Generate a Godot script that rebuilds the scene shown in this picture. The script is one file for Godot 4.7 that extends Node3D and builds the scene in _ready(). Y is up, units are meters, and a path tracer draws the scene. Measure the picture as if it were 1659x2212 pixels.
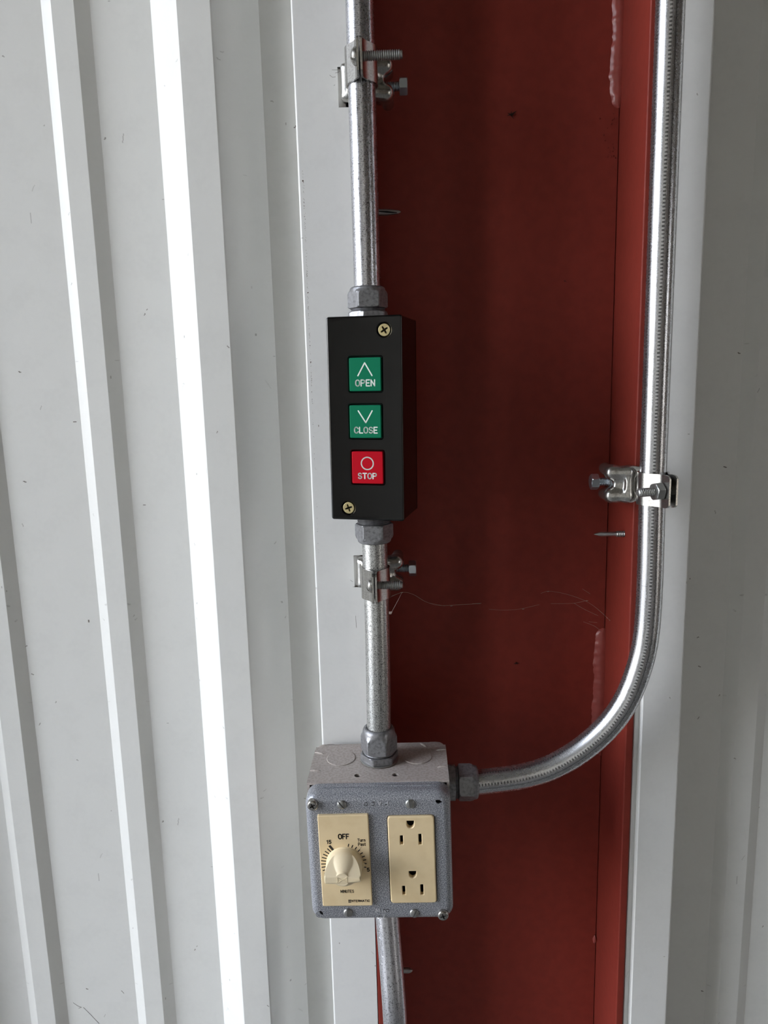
extends Node3D
# Door control station, junction box and conduits on a red steel column between ribbed white siding.
# Shapes are modelled in millimetres and committed in metres.

const MM := 0.001
const CAM := Vector3(0, 0, 544)            # the lens, in millimetres; z = 0 is the plane of the column's flange tips

var M := {}                                # materials
var rng := RandomNumberGenerator.new()

# ------------------------------------------------------------------ mesh builder
class MB:
	var v := PackedVector3Array()
	var uv := PackedVector2Array()
	var xf := Transform3D.IDENTITY
	func tri(a: Vector3, b: Vector3, c: Vector3, ua := Vector2.ZERO, ub := Vector2.ZERO, uc := Vector2.ZERO) -> void:
		v.append(xf * a); v.append(xf * b); v.append(xf * c)
		uv.append(ua); uv.append(ub); uv.append(uc)
	func quad(a: Vector3, b: Vector3, c: Vector3, d: Vector3) -> void:
		tri(a, b, c); tri(a, c, d)
	func ring_strip(p: Array, q: Array, closed := true) -> void:   # p below q, both counter-clockwise seen from above
		var n := p.size()
		for j in (n if closed else n - 1):
			var k := (j + 1) % n
			quad(p[j], p[k], q[k], q[j])
	func fan(p: Array, up := true) -> void:
		for j in range(1, p.size() - 1):
			if up: tri(p[0], p[j], p[j + 1])
			else: tri(p[0], p[j + 1], p[j])
	func lathe(prof: Array, segs := 40, hex_apothem := 0.0, hex_turn := 0.0) -> void:
		# prof: Vector2(radius, height) from bottom to top, around y; a hex apothem cuts it to a hexagon
		var rings := []
		for p in prof:
			var r := []
			for j in segs:
				var t: float = TAU * j / segs
				var rad: float = p.x if p.x > 0.0005 else 0.0
				if hex_apothem > 0.0:
					var a: float = fposmod(t - hex_turn, PI / 3) - PI / 6
					rad = minf(rad, hex_apothem / cos(a))
				r.append(Vector3(rad * sin(t), p.y, rad * cos(t)) if rad > 0.0 else Vector3(0, p.y, 0))
			rings.append(r)
		for i in rings.size() - 1:
			ring_strip(rings[i], rings[i + 1])
		if prof[0].x > 0.001: fan(rings[0], false)
		if prof[-1].x > 0.001: fan(rings[-1], true)
	func tube(path: Array, rad, segs := 16, caps := true, vscale := 1.0) -> void:
		var n := path.size()
		var up := Vector3(0, 0, 1)
		var rings := []
		var along := []
		var s := 0.0
		for i in n:
			var t: Vector3 = (path[mini(i + 1, n - 1)] - path[maxi(i - 1, 0)]).normalized()
			if absf(t.dot(up)) > 0.98: up = Vector3(1, 0, 0) if absf(t.x) < 0.9 else Vector3(0, 1, 0)
			up = (up - t * t.dot(up)).normalized()
			var b := t.cross(up)
			var r := []
			var rr: float = rad[i] if rad is Array else rad
			for j in segs:
				var a := TAU * j / segs
				r.append(path[i] + (up * cos(a) + b * sin(a)) * rr)
			rings.append(r)
			if i > 0: s += (path[i] - path[i - 1]).length()
			along.append(s * vscale)
		for i in n - 1:
			for j in segs:
				var k := (j + 1) % segs
				var u0 := float(j) / segs
				var u1 := float(j + 1) / segs
				var a: Vector3 = rings[i][j]; var b2: Vector3 = rings[i][k]
				var c: Vector3 = rings[i + 1][k]; var d: Vector3 = rings[i + 1][j]
				tri(a, b2, c, Vector2(u0, along[i]), Vector2(u1, along[i]), Vector2(u1, along[i + 1]))
				tri(a, c, d, Vector2(u0, along[i]), Vector2(u1, along[i + 1]), Vector2(u0, along[i + 1]))
		if caps:
			fan(rings[0], false); fan(rings[-1], true)
	func box(lo: Vector3, hi: Vector3) -> void:
		var a := [Vector3(lo.x, lo.y, lo.z), Vector3(hi.x, lo.y, lo.z), Vector3(hi.x, hi.y, lo.z), Vector3(lo.x, hi.y, lo.z)]
		var b := [Vector3(lo.x, lo.y, hi.z), Vector3(hi.x, lo.y, hi.z), Vector3(hi.x, hi.y, hi.z), Vector3(lo.x, hi.y, hi.z)]
		ring_strip(a, b); fan(a, false); fan(b, true)
	static func tess(outer: Array, holes: Array) -> Array:
		# cut into level slabs between corner heights; each slab is filled between pairs of edges
		var ys := []
		var edges := []
		for loop in [outer] + holes:
			for k in loop.size():
				var a: Vector2 = loop[k]; var b: Vector2 = loop[(k + 1) % loop.size()]
				ys.append(a.y)
				if absf(a.y - b.y) > 1e-5: edges.append([a, b] if a.y < b.y else [b, a])
		ys.sort()
		var out := []
		for i in ys.size() - 1:
			var y0: float = ys[i]; var y1: float = ys[i + 1]
			if y1 - y0 < 1e-4: continue
			var ym := (y0 + y1) / 2
			var hit := []
			for e in edges:
				if e[0].y < ym and e[1].y > ym:
					var sl: float = (e[1].x - e[0].x) / (e[1].y - e[0].y)
					hit.append([e[0].x + (ym - e[0].y) * sl, e[0].x + (y0 - e[0].y) * sl, e[0].x + (y1 - e[0].y) * sl])
			hit.sort_custom(func(p, q): return p[0] < q[0])
			for k in range(0, hit.size() - 1, 2):
				var a := Vector2(hit[k][1], y0); var b := Vector2(hit[k + 1][1], y0); var c := Vector2(hit[k + 1][2], y1); var d := Vector2(hit[k][2], y1)
				out.append([a, b, c]); out.append([a, c, d])
		return out
	func cap(outer: Array, holes: Array, z: float, front := true) -> void:
		for t in tess(outer, holes):
			var a := Vector3(t[0].x, t[0].y, z); var b := Vector3(t[1].x, t[1].y, z); var c := Vector3(t[2].x, t[2].y, z)
			if front: tri(a, b, c)
			else: tri(a, c, b)
	static func at_z(p: Array, z: float) -> Array:
		var o := []
		for q in p: o.append(Vector3(q.x, q.y, z))
		return o
	static func inset(p: Array, d: float) -> Array:          # for smooth counter-clockwise outlines
		var o := []
		var n := p.size()
		for i in n:
			var e0: Vector2 = (p[i] - p[(i + n - 1) % n]).normalized()
			var e1: Vector2 = (p[(i + 1) % n] - p[i]).normalized()
			var m := Vector2(-e0.y, e0.x) + Vector2(-e1.y, e1.x)
			m = m.normalized()
			var k := maxf(0.35, m.dot(Vector2(-e0.y, e0.x)))
			o.append(p[i] + m * d / k)
		return o
	func extrude(outer: Array, z0: float, z1: float, holes := [], bevel := 0.0, steps := 3, hole_bevel := 0.0) -> void:
		# bevel rounds the front edge of the outline
		var rings := [at_z(outer, z0)]
		if bevel > 0.0:
			for s in steps + 1:
				var a := PI / 2 * s / steps
				rings.append(at_z(inset(outer, bevel * (1 - cos(a))), z1 - bevel + bevel * sin(a)))
		else:
			rings.append(at_z(outer, z1))
		for i in rings.size() - 1: ring_strip(rings[i], rings[i + 1])
		var face := inset(outer, bevel) if bevel > 0.0 else outer
		var wide := holes.map(func(h): return inset(h, -hole_bevel)) if hole_bevel > 0.0 else holes
		cap(face, wide, z1, true)
		cap(outer, holes, z0, false)
		for k in holes.size():
			var r: Array = holes[k].duplicate(); r.reverse()
			ring_strip(at_z(r, z0), at_z(r, z1 - hole_bevel))
			if hole_bevel > 0.0:
				var q: Array = wide[k].duplicate(); q.reverse()
				ring_strip(at_z(r, z1 - hole_bevel), at_z(q, z1))
	func commit(crease := 38.0, scale := 0.001) -> ArrayMesh:
		var n := v.size() / 3
		var fn := PackedVector3Array(); fn.resize(n)
		var at := {}
		for f in n:
			fn[f] = (v[f * 3 + 1] - v[f * 3]).cross(v[f * 3 + 2] - v[f * 3])
			for k in 3:
				var key := Vector3i((v[f * 3 + k] * 500.0).round())
				if at.has(key): at[key].append(f)
				else: at[key] = [f]
		var cc := cos(deg_to_rad(crease))
		var vs := PackedVector3Array(); var ns := PackedVector3Array(); var us := PackedVector2Array()
		for f in n:
			if fn[f].length_squared() < 1e-16: continue
			var fu := fn[f].normalized()
			for k in [0, 2, 1]:                              # Godot's front faces run clockwise
				var p := v[f * 3 + k]
				var sum := Vector3.ZERO
				for g in at[Vector3i((p * 500.0).round())]:
					if fn[g].length_squared() > 1e-16 and fn[g].normalized().dot(fu) > cc: sum += fn[g]
				vs.append(p * scale); ns.append(sum.normalized() if sum.length_squared() > 1e-18 else fu); us.append(uv[f * 3 + k])
		var arr := []; arr.resize(Mesh.ARRAY_MAX)
		arr[Mesh.ARRAY_VERTEX] = vs; arr[Mesh.ARRAY_NORMAL] = ns; arr[Mesh.ARRAY_TEX_UV] = us
		var m := ArrayMesh.new()
		m.add_surface_from_arrays(Mesh.PRIMITIVE_TRIANGLES, arr)
		return m

# outlines, counter-clockwise
func rrect(cx: float, cy: float, w: float, h: float, r: float, n := 5) -> Array:
	var o := []
	for q in [[1, 1, 0.0], [-1, 1, PI / 2], [-1, -1, PI], [1, -1, PI * 1.5]]:
		for s in n + 1:
			var a: float = q[2] + PI / 2 * s / n
			o.append(Vector2(cx + q[0] * (w / 2 - r) + r * cos(a), cy + q[1] * (h / 2 - r) + r * sin(a)))
	return o
func circle(cx: float, cy: float, r: float, n := 24) -> Array:
	var o := []
	for s in n: o.append(Vector2(cx + r * cos(TAU * s / n), cy + r * sin(TAU * s / n)))
	return o

func surface_net(fn: Callable, lo: Vector3, hi: Vector3, cell: float) -> MB:
	var n := Vector3i(((hi - lo) / cell).ceil())
	var sx := n.x + 1; var sy := n.y + 1
	var d := PackedFloat32Array(); d.resize(sx * sy * (n.z + 1))
	for k in n.z + 1:
		for j in sy:
			for i in sx:
				d[i + sx * (j + sy * k)] = fn.call(lo + Vector3(i, j, k) * cell)
	var vert := {}
	var corners := [[0, 0, 0], [1, 0, 0], [0, 1, 0], [1, 1, 0], [0, 0, 1], [1, 0, 1], [0, 1, 1], [1, 1, 1]]
	var edges := [[0, 1], [2, 3], [4, 5], [6, 7], [0, 2], [1, 3], [4, 6], [5, 7], [0, 4], [1, 5], [2, 6], [3, 7]]
	for k in n.z:
		for j in n.y:
			for i in n.x:
				var c := []
				var inside := 0
				for q in corners:
					var val := d[i + q[0] + sx * (j + q[1] + sy * (k + q[2]))]
					c.append(val)
					if val < 0: inside += 1
				if inside == 0 or inside == 8: continue
				var sum := Vector3.ZERO
				var cnt := 0
				for e in edges:
					var a: float = c[e[0]]; var b: float = c[e[1]]
					if (a < 0) == (b < 0): continue
					var t := a / (a - b)
					var pa := Vector3(corners[e[0]][0], corners[e[0]][1], corners[e[0]][2]); var pb := Vector3(corners[e[1]][0], corners[e[1]][1], corners[e[1]][2])
					sum += pa.lerp(pb, t); cnt += 1
				vert[Vector3i(i, j, k)] = lo + (Vector3(i, j, k) + sum / cnt) * cell
	var mb := MB.new()
	var axes := [Vector3i(1, 0, 0), Vector3i(0, 1, 0), Vector3i(0, 0, 1)]
	for c in vert:
		for ax in 3:
			var a := d[c.x + sx * (c.y + sy * c.z)]
			var e: Vector3i = c + axes[ax]
			var b := d[e.x + sx * (e.y + sy * e.z)]
			if (a < 0) == (b < 0): continue
			var u: Vector3i = axes[(ax + 1) % 3]; var w: Vector3i = axes[(ax + 2) % 3]
			if not (vert.has(c - u) and vert.has(c - w) and vert.has(c - u - w)): continue
			if a < 0: mb.quad(vert[c - u - w], vert[c - w], vert[c], vert[c - u])
			else: mb.quad(vert[c - u - w], vert[c - u], vert[c], vert[c - w])
	return mb
func smin(a: float, b: float, k: float) -> float:
	var h := maxf(k - absf(a - b), 0.0) / k
	return minf(a, b) - h * h * k * 0.25
func sd_box(p: Vector3, c: Vector3, h: Vector3, r: float) -> float:
	var q := (p - c).abs() - h + Vector3(r, r, r)
	return q.max(Vector3.ZERO).length() + minf(maxf(q.x, maxf(q.y, q.z)), 0.0) - r
func sd_cap(p: Vector3, a: Vector3, b: Vector3, ra: float, rb: float) -> float:
	var t := clampf((p - a).dot(b - a) / (b - a).length_squared(), 0.0, 1.0)
	return (p - a.lerp(b, t)).length() - lerpf(ra, rb, t)

# ------------------------------------------------------------------ scene tree helpers
var taken := {}
func numbered(called: String) -> String:
	var k: int = taken.get(called, 0)
	taken[called] = k + 1
	return called if k == 0 else "%s_%03d" % [called, k]
func thing(called: String, label: String, category: String, at := Vector3.ZERO, group := "") -> Node3D:
	var o := Node3D.new(); o.name = numbered(called); add_child(o)
	o.position = at * MM
	o.set_meta("label", label); o.set_meta("category", category)
	if group: o.set_meta("group", group)
	return o
func part(called: String, mesh: Mesh, mat: Material, parent: Node, at := Vector3.ZERO, label := "") -> MeshInstance3D:
	var o := MeshInstance3D.new(); o.mesh = mesh; o.material_override = mat
	o.name = called
	parent.add_child(o, true)
	o.position = at * MM
	if label: o.set_meta("label", label)
	return o
func solo(called: String, mesh: Mesh, mat: Material, label: String, category: String, at := Vector3.ZERO, group := "") -> MeshInstance3D:
	var o := part(numbered(called), mesh, mat, self, at)
	o.set_meta("label", label); o.set_meta("category", category)
	if group: o.set_meta("group", group)
	return o
func struct(called: String, mesh: Mesh, mat: Material, label: String, category: String) -> MeshInstance3D:
	var o := part(called, mesh, mat, self)
	o.set_meta("kind", "structure"); o.set_meta("label", label); o.set_meta("category", category)
	return o
func box_mesh(lo: Vector3, hi: Vector3) -> ArrayMesh:
	var b := MB.new(); b.box(lo, hi); return b.commit()

# pixel of the photograph -> point on the plane z (millimetres)
var cam_basis := Basis()
func P(px: float, py: float, z: float) -> Vector3:
	var r := cam_basis * Vector3(px - 829.5, -(py - 1106.0), -1600.0)
	return CAM + r * ((z - CAM.z) / r.z)

# ------------------------------------------------------------------ materials
func noise_img(w: int, h: int, f: Callable, mips := false) -> ImageTexture:
	var im := Image.create(w, h, mips, Image.FORMAT_RGB8)
	for y in h:
		for x in w: im.set_pixel(x, y, f.call(x, y))
	return ImageTexture.create_from_image(im)
func fnl(seed_: int, freq: float, oct := 3, type := FastNoiseLite.TYPE_SIMPLEX) -> FastNoiseLite:
	var n := FastNoiseLite.new(); n.seed = seed_; n.frequency = freq; n.fractal_octaves = oct; n.noise_type = type
	return n
func mat(col: Color, rough: float, metal := 0.0, spec := 0.5) -> StandardMaterial3D:
	var m := StandardMaterial3D.new(); m.albedo_color = col; m.roughness = rough; m.metallic = metal; m.metallic_specular = spec
	return m
func tri_map(m: StandardMaterial3D, tile_mm: float, world := false) -> void:
	m.uv1_triplanar = true; m.uv1_world_triplanar = world
	m.uv1_scale = Vector3.ONE * (1000.0 / tile_mm)
func noise_tex(seed_: int, freq: float, ramp: Array, oct := 3, size := 512, type := FastNoiseLite.TYPE_SIMPLEX) -> NoiseTexture2D:
	var t := NoiseTexture2D.new(); t.width = size; t.height = size; t.seamless = true
	t.noise = fnl(seed_, freq, oct, type)
	var g := Gradient.new()
	g.offsets = PackedFloat32Array(ramp.map(func(q): return q[0])); g.colors = PackedColorArray(ramp.map(func(q): return q[1]))
	t.color_ramp = g
	return t
func normal_tex(seed_: int, freq: float, strength: float, oct := 3, size := 512) -> NoiseTexture2D:
	var t := NoiseTexture2D.new(); t.width = size; t.height = size; t.seamless = true; t.as_normal_map = true; t.bump_strength = strength
	t.noise = fnl(seed_, freq, oct)
	return t
func grey(x: float) -> Color: return Color(x, x, x)

func make_materials() -> void:
	# siding and trim: factory white paint with a faint grain and scattered specks of dirt
	var paint := mat(Color(0.90, 0.90, 0.885), 0.38)
	paint.albedo_texture = speck_texture(7, 90, Color(0.985, 0.985, 0.985), Color(0.30, 0.27, 0.24))
	tri_map(paint, 560, true)
	M.paint = paint
	var trim := mat(Color(0.905, 0.905, 0.895), 0.36)
	trim.albedo_texture = speck_texture(19, 60, Color(0.985, 0.985, 0.985), Color(0.35, 0.31, 0.27))
	tri_map(trim, 430, true)
	M.trim = trim
	# red oxide primer
	var red := mat(Color(0.53, 0.205, 0.165), 0.48, 0.0, 0.35)
	red.albedo_texture = noise_tex(4, 0.02, [[0.0, Color(0.94, 0.94, 0.94)], [0.55, Color(0.975, 0.975, 0.975)], [1.0, Color(1, 1, 1)]], 4)
	red.normal_enabled = true; red.normal_texture = normal_tex(9, 0.06, 1.2, 3); red.normal_scale = 0.10
	tri_map(red, 160, true)
	M.red = red
	var weld := red.duplicate(); weld.albedo_color = Color(0.60, 0.28, 0.25); weld.roughness = 0.30; weld.metallic_specular = 0.5  # same primer made lighter: the gloss sheen is put into the colour
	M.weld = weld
	# thin-wall steel conduit
	M.emt = mat(Color(0.86, 0.86, 0.88), 0.24, 0.95)
	M.emt.albedo_texture = emt_texture(1, 0.0)
	M.emt.roughness_texture = emt_texture(2, -1.0); M.emt.roughness = 0.56
	
	M.emt_mottled = mat(Color(0.88, 0.88, 0.87), 0.33, 0.9)
	M.emt_mottled.albedo_texture = emt_texture(5, 1.0)
	M.emt_marked = mat(Color(0.87, 0.87, 0.88), 0.24, 0.95)
	M.emt_marked.albedo_texture = emt_texture(8, 0.5)
	M.emt_marked.roughness_texture = M.emt.roughness_texture; M.emt_marked.roughness = 0.56
	M.emt_dull = mat(Color(0.86, 0.86, 0.88), 0.36, 0.92)
	M.emt_dull.albedo_texture = emt_texture(12, 0.0)
	# die-cast zinc fittings
	var cast := mat(Color(0.62, 0.62, 0.63), 0.42, 0.65)
	cast.albedo_texture = noise_tex(31, 0.03, [[0.0, grey(0.70)], [0.5, grey(0.92)], [1.0, grey(1.0)]], 4, 256)
	tri_map(cast, 30)
	M.cast = cast
	# zinc-plated steel
	M.zinc = mat(Color(0.76, 0.75, 0.73), 0.24, 0.95)
	M.zinc.albedo_texture = noise_tex(33, 0.05, [[0.0, grey(0.78)], [0.5, grey(0.95)], [1.0, grey(1.0)]], 3, 256)
	tri_map(M.zinc, 25)
	M.zinc_dull = mat(Color(0.66, 0.66, 0.65), 0.34, 0.9)
	M.zinc_blue = mat(Color(0.72, 0.75, 0.78), 0.30, 0.95)
	# galvanised sheet with fine spangle
	var galv := mat(Color(0.79, 0.795, 0.815), 0.38, 0.35)
	galv.albedo_texture = noise_tex(41, 0.07, [[0.0, grey(0.45)], [0.38, Color(0.64, 0.655, 0.685)], [0.55, grey(0.76)], [0.70, grey(1.0)]], 3, 1024)
	tri_map(galv, 75)
	M.galv = galv
	M.stamp = mat(Color(0.90, 0.90, 0.91), 0.35, 0.3)      # metal of the cover, coloured paler so the raised strokes show
	var dusty := mat(Color(0.76, 0.73, 0.71), 0.6, 0.1)
	dusty.albedo_texture = noise_tex(43, 0.035, [[0.0, Color(0.84, 0.81, 0.78)], [0.5, Color(0.94, 0.93, 0.92)], [1.0, grey(1.0)]], 5, 512)
	tri_map(dusty, 55)
	M.dusty = dusty
	# plastics and lacquer
	var black := mat(Color(0.03, 0.028, 0.03), 0.11)
	black.normal_enabled = true; black.normal_texture = normal_tex(51, 0.012, 5.0, 2, 512); black.normal_scale = 0.035
	tri_map(black, 60)
	M.black = black
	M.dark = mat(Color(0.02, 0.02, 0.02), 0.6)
	M.green = mat(Color(0.07, 0.45, 0.32), 0.5, 0.0, 0.2)
	M.scarlet = mat(Color(0.72, 0.06, 0.13), 0.5, 0.0, 0.2)
	M.white_ink = mat(Color(0.90, 0.93, 0.90), 0.5)
	M.black_ink = mat(Color(0.10, 0.07, 0.055), 0.55)
	var ivory := mat(Color(0.925, 0.835, 0.67), 0.42, 0.0, 0.4)
	ivory.albedo_texture = noise_tex(61, 0.012, [[0.0, Color(0.965, 0.955, 0.935)], [0.5, Color(0.985, 0.985, 0.98)], [1.0, grey(1.0)]], 4, 256)
	tri_map(ivory, 60)
	M.ivory = ivory
	M.ivory_pale = mat(Color(0.93, 0.865, 0.73), 0.42, 0.0, 0.4)
	M.brass = mat(Color(0.80, 0.74, 0.55), 0.32, 0.7)
	M.silk = mat(Color(0.80, 0.72, 0.68), 0.7)
	M.silk.transparency = BaseMaterial3D.TRANSPARENCY_ALPHA; M.silk.albedo_color.a = 0.42
	M.grime = mat(Color(0.33, 0.27, 0.22), 0.8)
	M.dirt = mat(Color(0.15, 0.10, 0.07), 0.9)
	M.concrete = mat(Color(0.50, 0.49, 0.47), 0.85)
	M.concrete.albedo_texture = noise_tex(71, 0.02, [[0.0, grey(0.80)], [1.0, grey(1.0)]], 5, 512)
	tri_map(M.concrete, 1800, true)
	M.roof = mat(Color(0.50, 0.48, 0.44), 0.6)
	M.white_liner = mat(Color(0.90, 0.89, 0.86), 0.6)
	M.liner = mat(Color(0.43, 0.39, 0.35), 0.7)

func speck_texture(seed_: int, count: int, base: Color, speck: Color) -> ImageTexture:
	var s := 1024
	var im := Image.create(s, s, false, Image.FORMAT_RGB8)
	var n := fnl(seed_, 0.012, 4)
	for y in s:
		for x in s:
			var a := n.get_noise_2d(x, y) * 0.5 + n.get_noise_2d(x * 6.0 + 300.0, y * 6.0) * 0.25
			im.set_pixel(x, y, base * (1.0 + 0.028 * a) if a < 0 else base * (1.0 + 0.010 * a))
	rng.seed = seed_ * 77
	for k in count:
		var p := Vector2(rng.randf() * s, rng.randf() * s)
		var l := rng.randf_range(1.0, 2.4) if k % 9 else rng.randf_range(4.0, 14.0)
		var dir := Vector2.from_angle(rng.randf() * TAU) if k % 9 else Vector2.from_angle(PI / 2 + rng.randf_range(-0.7, 0.7))
		var tone := base.lerp(speck, rng.randf_range(0.25, 0.95) if k % 9 else rng.randf_range(0.12, 0.4))
		for t in int(ceil(l)) + 1:
			var q := p + dir * t
			im.set_pixel(posmod(int(q.x), s), posmod(int(q.y), s), tone)
			if k % 3 == 0 and k % 9: im.set_pixel(posmod(int(q.x) + 1, s), posmod(int(q.y), s), tone)
	return ImageTexture.create_from_image(im)

func emt_texture(seed_: int, kind: float) -> ImageTexture:
	# u runs round the pipe, v along it (80 mm a repeat). -1: roughness; 0: plain; 0.5: with rolled tick marks; 1: mottled
	var w := 256
	var h := 512
	var n := fnl(seed_, 0.03, 3)
	var n2 := fnl(seed_ + 3, 0.30 if kind == 1.0 else 0.16, 2)
	rng.seed = seed_ * 31
	return noise_img(w, h, func(x: int, y: int) -> Color:
		var th := TAU * x / w
		var q := Vector3(cos(th) * 40.0, sin(th) * 40.0, 0)
		var vy := float(y)
		var ring := TAU * y / h
		var streak := n.get_noise_3d(q.x * 1.6, q.y * 1.6, 12.0 * sin(ring))
		var fine := n2.get_noise_3d(q.x, q.y, 82.0 * cos(ring) ) * 0.5 + n2.get_noise_3d(q.x + 91.0, q.y, 82.0 * sin(ring)) * 0.5
		if kind < 0.0:
			return grey(clampf(0.50 + 0.10 * streak + 0.09 * fine, 0.2, 1.0))
		var g := 0.92 + 0.07 * streak + 0.06 * fine
		if kind == 1.0:
			g = 0.97 if fine > -0.13 else 0.97 - clampf((-0.13 - fine) * 4.0, 0.0, 0.50)
		elif kind == 0.5:
			var u := float(x) / w
			if absf(u - 0.955) < 0.016 and posmod(y, 15) < 7: g *= 0.48 + 0.5 * absf(streak)
			if absf(u - 0.01) < 0.006: g *= 0.70
			if absf(u - 0.87) < 0.045 and posmod(y, 6) < 2: g *= 0.80
			if absf(u - 0.80) < 0.012 and posmod(y, 13) < 5: g *= 0.66
		else:
			if fine < -0.30: g *= 0.66
			if posmod(y, 7) < 2 and absf(float(x) / w - 0.93) < 0.06: g *= 0.88
		return grey(clampf(g, 0.2, 1.0)))

# ------------------------------------------------------------------ scene
func _ready() -> void:
	# --- camera
	cam_basis = Basis(Vector3(0.99921, -0.02497, -0.03109), -Vector3(-0.01916, -0.98423, 0.17584), -Vector3(-0.03500, -0.17510, -0.98393)).orthonormalized()
	var cam := Camera3D.new(); cam.name = "camera"; add_child(cam)
	cam.transform = Transform3D(cam_basis, CAM * MM)
	cam.fov = rad_to_deg(2.0 * atan(1106.0 / 1600.0)); cam.near = 0.02; cam.far = 200.0
	cam.current = true
	# --- sky, exposure
	var we := WorldEnvironment.new(); we.name = "world_environment"; add_child(we)
	var env := Environment.new(); we.environment = env
	var sky_mat := ProceduralSkyMaterial.new()
	sky_mat.sky_top_color = Color(0.80, 0.85, 0.93); sky_mat.sky_horizon_color = Color(0.97, 0.97, 0.97); sky_mat.sky_curve = 0.25
	sky_mat.ground_horizon_color = Color(0.80, 0.79, 0.77); sky_mat.ground_bottom_color = Color(0.66, 0.64, 0.61)
	var sky := Sky.new(); sky.sky_material = sky_mat
	env.background_mode = Environment.BG_SKY; env.sky = sky; env.background_energy_multiplier = 11.2
	env.ambient_light_source = Environment.AMBIENT_SOURCE_SKY
	env.tonemap_mode = Environment.TONE_MAPPER_LINEAR
	env.tonemap_exposure = 1.15
	env.sdfgi_enabled = true; env.ssao_enabled = true; env.ssil_enabled = true

	make_materials()
	build_shell()
	build_siding_and_trim()
	build_column()
	build_conduits()
	build_connectors()
	build_clamps()
	build_station()
	build_junction_box()
	build_timer()
	build_outlet()
	build_small()

# the open-sided shed: daylight comes in from the left, where the big door stands open
func build_shell() -> void:
	struct("floor", box_mesh(Vector3(-14000, -1560, -400), Vector3(3600, -1360, 5000)), M.concrete, "grey concrete floor slab running out through the open door", "floor")
	struct("ceiling", box_mesh(Vector3(-2500, 2300, -400), Vector3(3600, 2420, 3800)), M.roof, "beige metal roof lining above the wall", "ceiling")
	struct("wall_front", box_mesh(Vector3(-2500, -1360, -330), Vector3(3600, 2300, -170)), M.liner, "outer wall behind the ribbed siding", "wall")
	# the side wall has a doorway added for a highlight on the conduits; the opposite one the big open door that lights the station from the left
	var b := MB.new()
	b.box(Vector3(3400, -1360, -170), Vector3(3600, 2300, 2500)); b.box(Vector3(3400, -1360, 2900), Vector3(3600, 2300, 3800)); b.box(Vector3(3400, 800, 2500), Vector3(3600, 2300, 2900))
	struct("wall_right", b.commit(), M.liner, "beige side wall of the shed with a doorway added for a highlight on the conduits", "wall")
	b = MB.new()
	b.box(Vector3(-2500, 1700, -170), Vector3(-2300, 2300, 1800)); b.box(Vector3(-2500, -1360, 1800), Vector3(-2300, 2300, 3800)); b.box(Vector3(-2500, -1360, -170), Vector3(-2300, 1700, 120))
	struct("wall_left", b.commit(), M.white_liner, "white side wall with the big open door", "wall")
	struct("wall_back", box_mesh(Vector3(-2300, -1360, 3600), Vector3(100, 2300, 3800)), M.white_liner, "unseen back wall made white to bounce daylight onto the control station", "wall")  # out of view, whitened to throw daylight back at the station
	struct("wall_back_right", box_mesh(Vector3(100, -1360, 3600), Vector3(3400, 2300, 3800)), M.liner, "unseen dark part of the back wall added to cut light from the right", "wall")  # out of view, dark stretch added to weaken light from the right

func siding(x0: float, x1: float, major_x: float) -> ArrayMesh:
	# trapezoid ribs: a 32 mm rib each 305 mm with two low ribs between
	var pts := []
	pts.append(Vector2(x0, -43))
	var k0 := int(floor((x0 - major_x) / 101.6)) - 1
	for k in range(k0, k0 + 60):
		var c: float = major_x + k * 101.6
		var big: bool = posmod(k, 3) == 0
		var prof := [[-39.3, 0.0], [-13.0, 31.0], [-11.5, 32.0], [11.5, 32.0], [13.0, 31.0], [39.3, 0.0]] if big else [[-18.0, 0.0], [-9.2, 5.1], [-8.3, 5.5], [8.3, 5.5], [9.2, 5.1], [18.0, 0.0]]
		if c - 45 < x0 or c + 45 > x1: continue
		for q in prof: pts.append(Vector2(c + q[0], -43 + q[1]))
	pts.append(Vector2(x1, -43))
	var b := MB.new()
	var y0 := -1360.0
	var y1 := 2300.0
	for i in pts.size() - 1:
		var p: Vector2 = pts[i]; var q: Vector2 = pts[i + 1]
		b.quad(Vector3(p.x, y0, p.y), Vector3(q.x, y0, q.y), Vector3(q.x, y1, q.y), Vector3(p.x, y1, p.y))
		b.quad(Vector3(q.x, y0, q.y - 0.8), Vector3(p.x, y0, p.y - 0.8), Vector3(p.x, y1, p.y - 0.8), Vector3(q.x, y1, q.y - 0.8))
	return b.commit(20)

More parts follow.
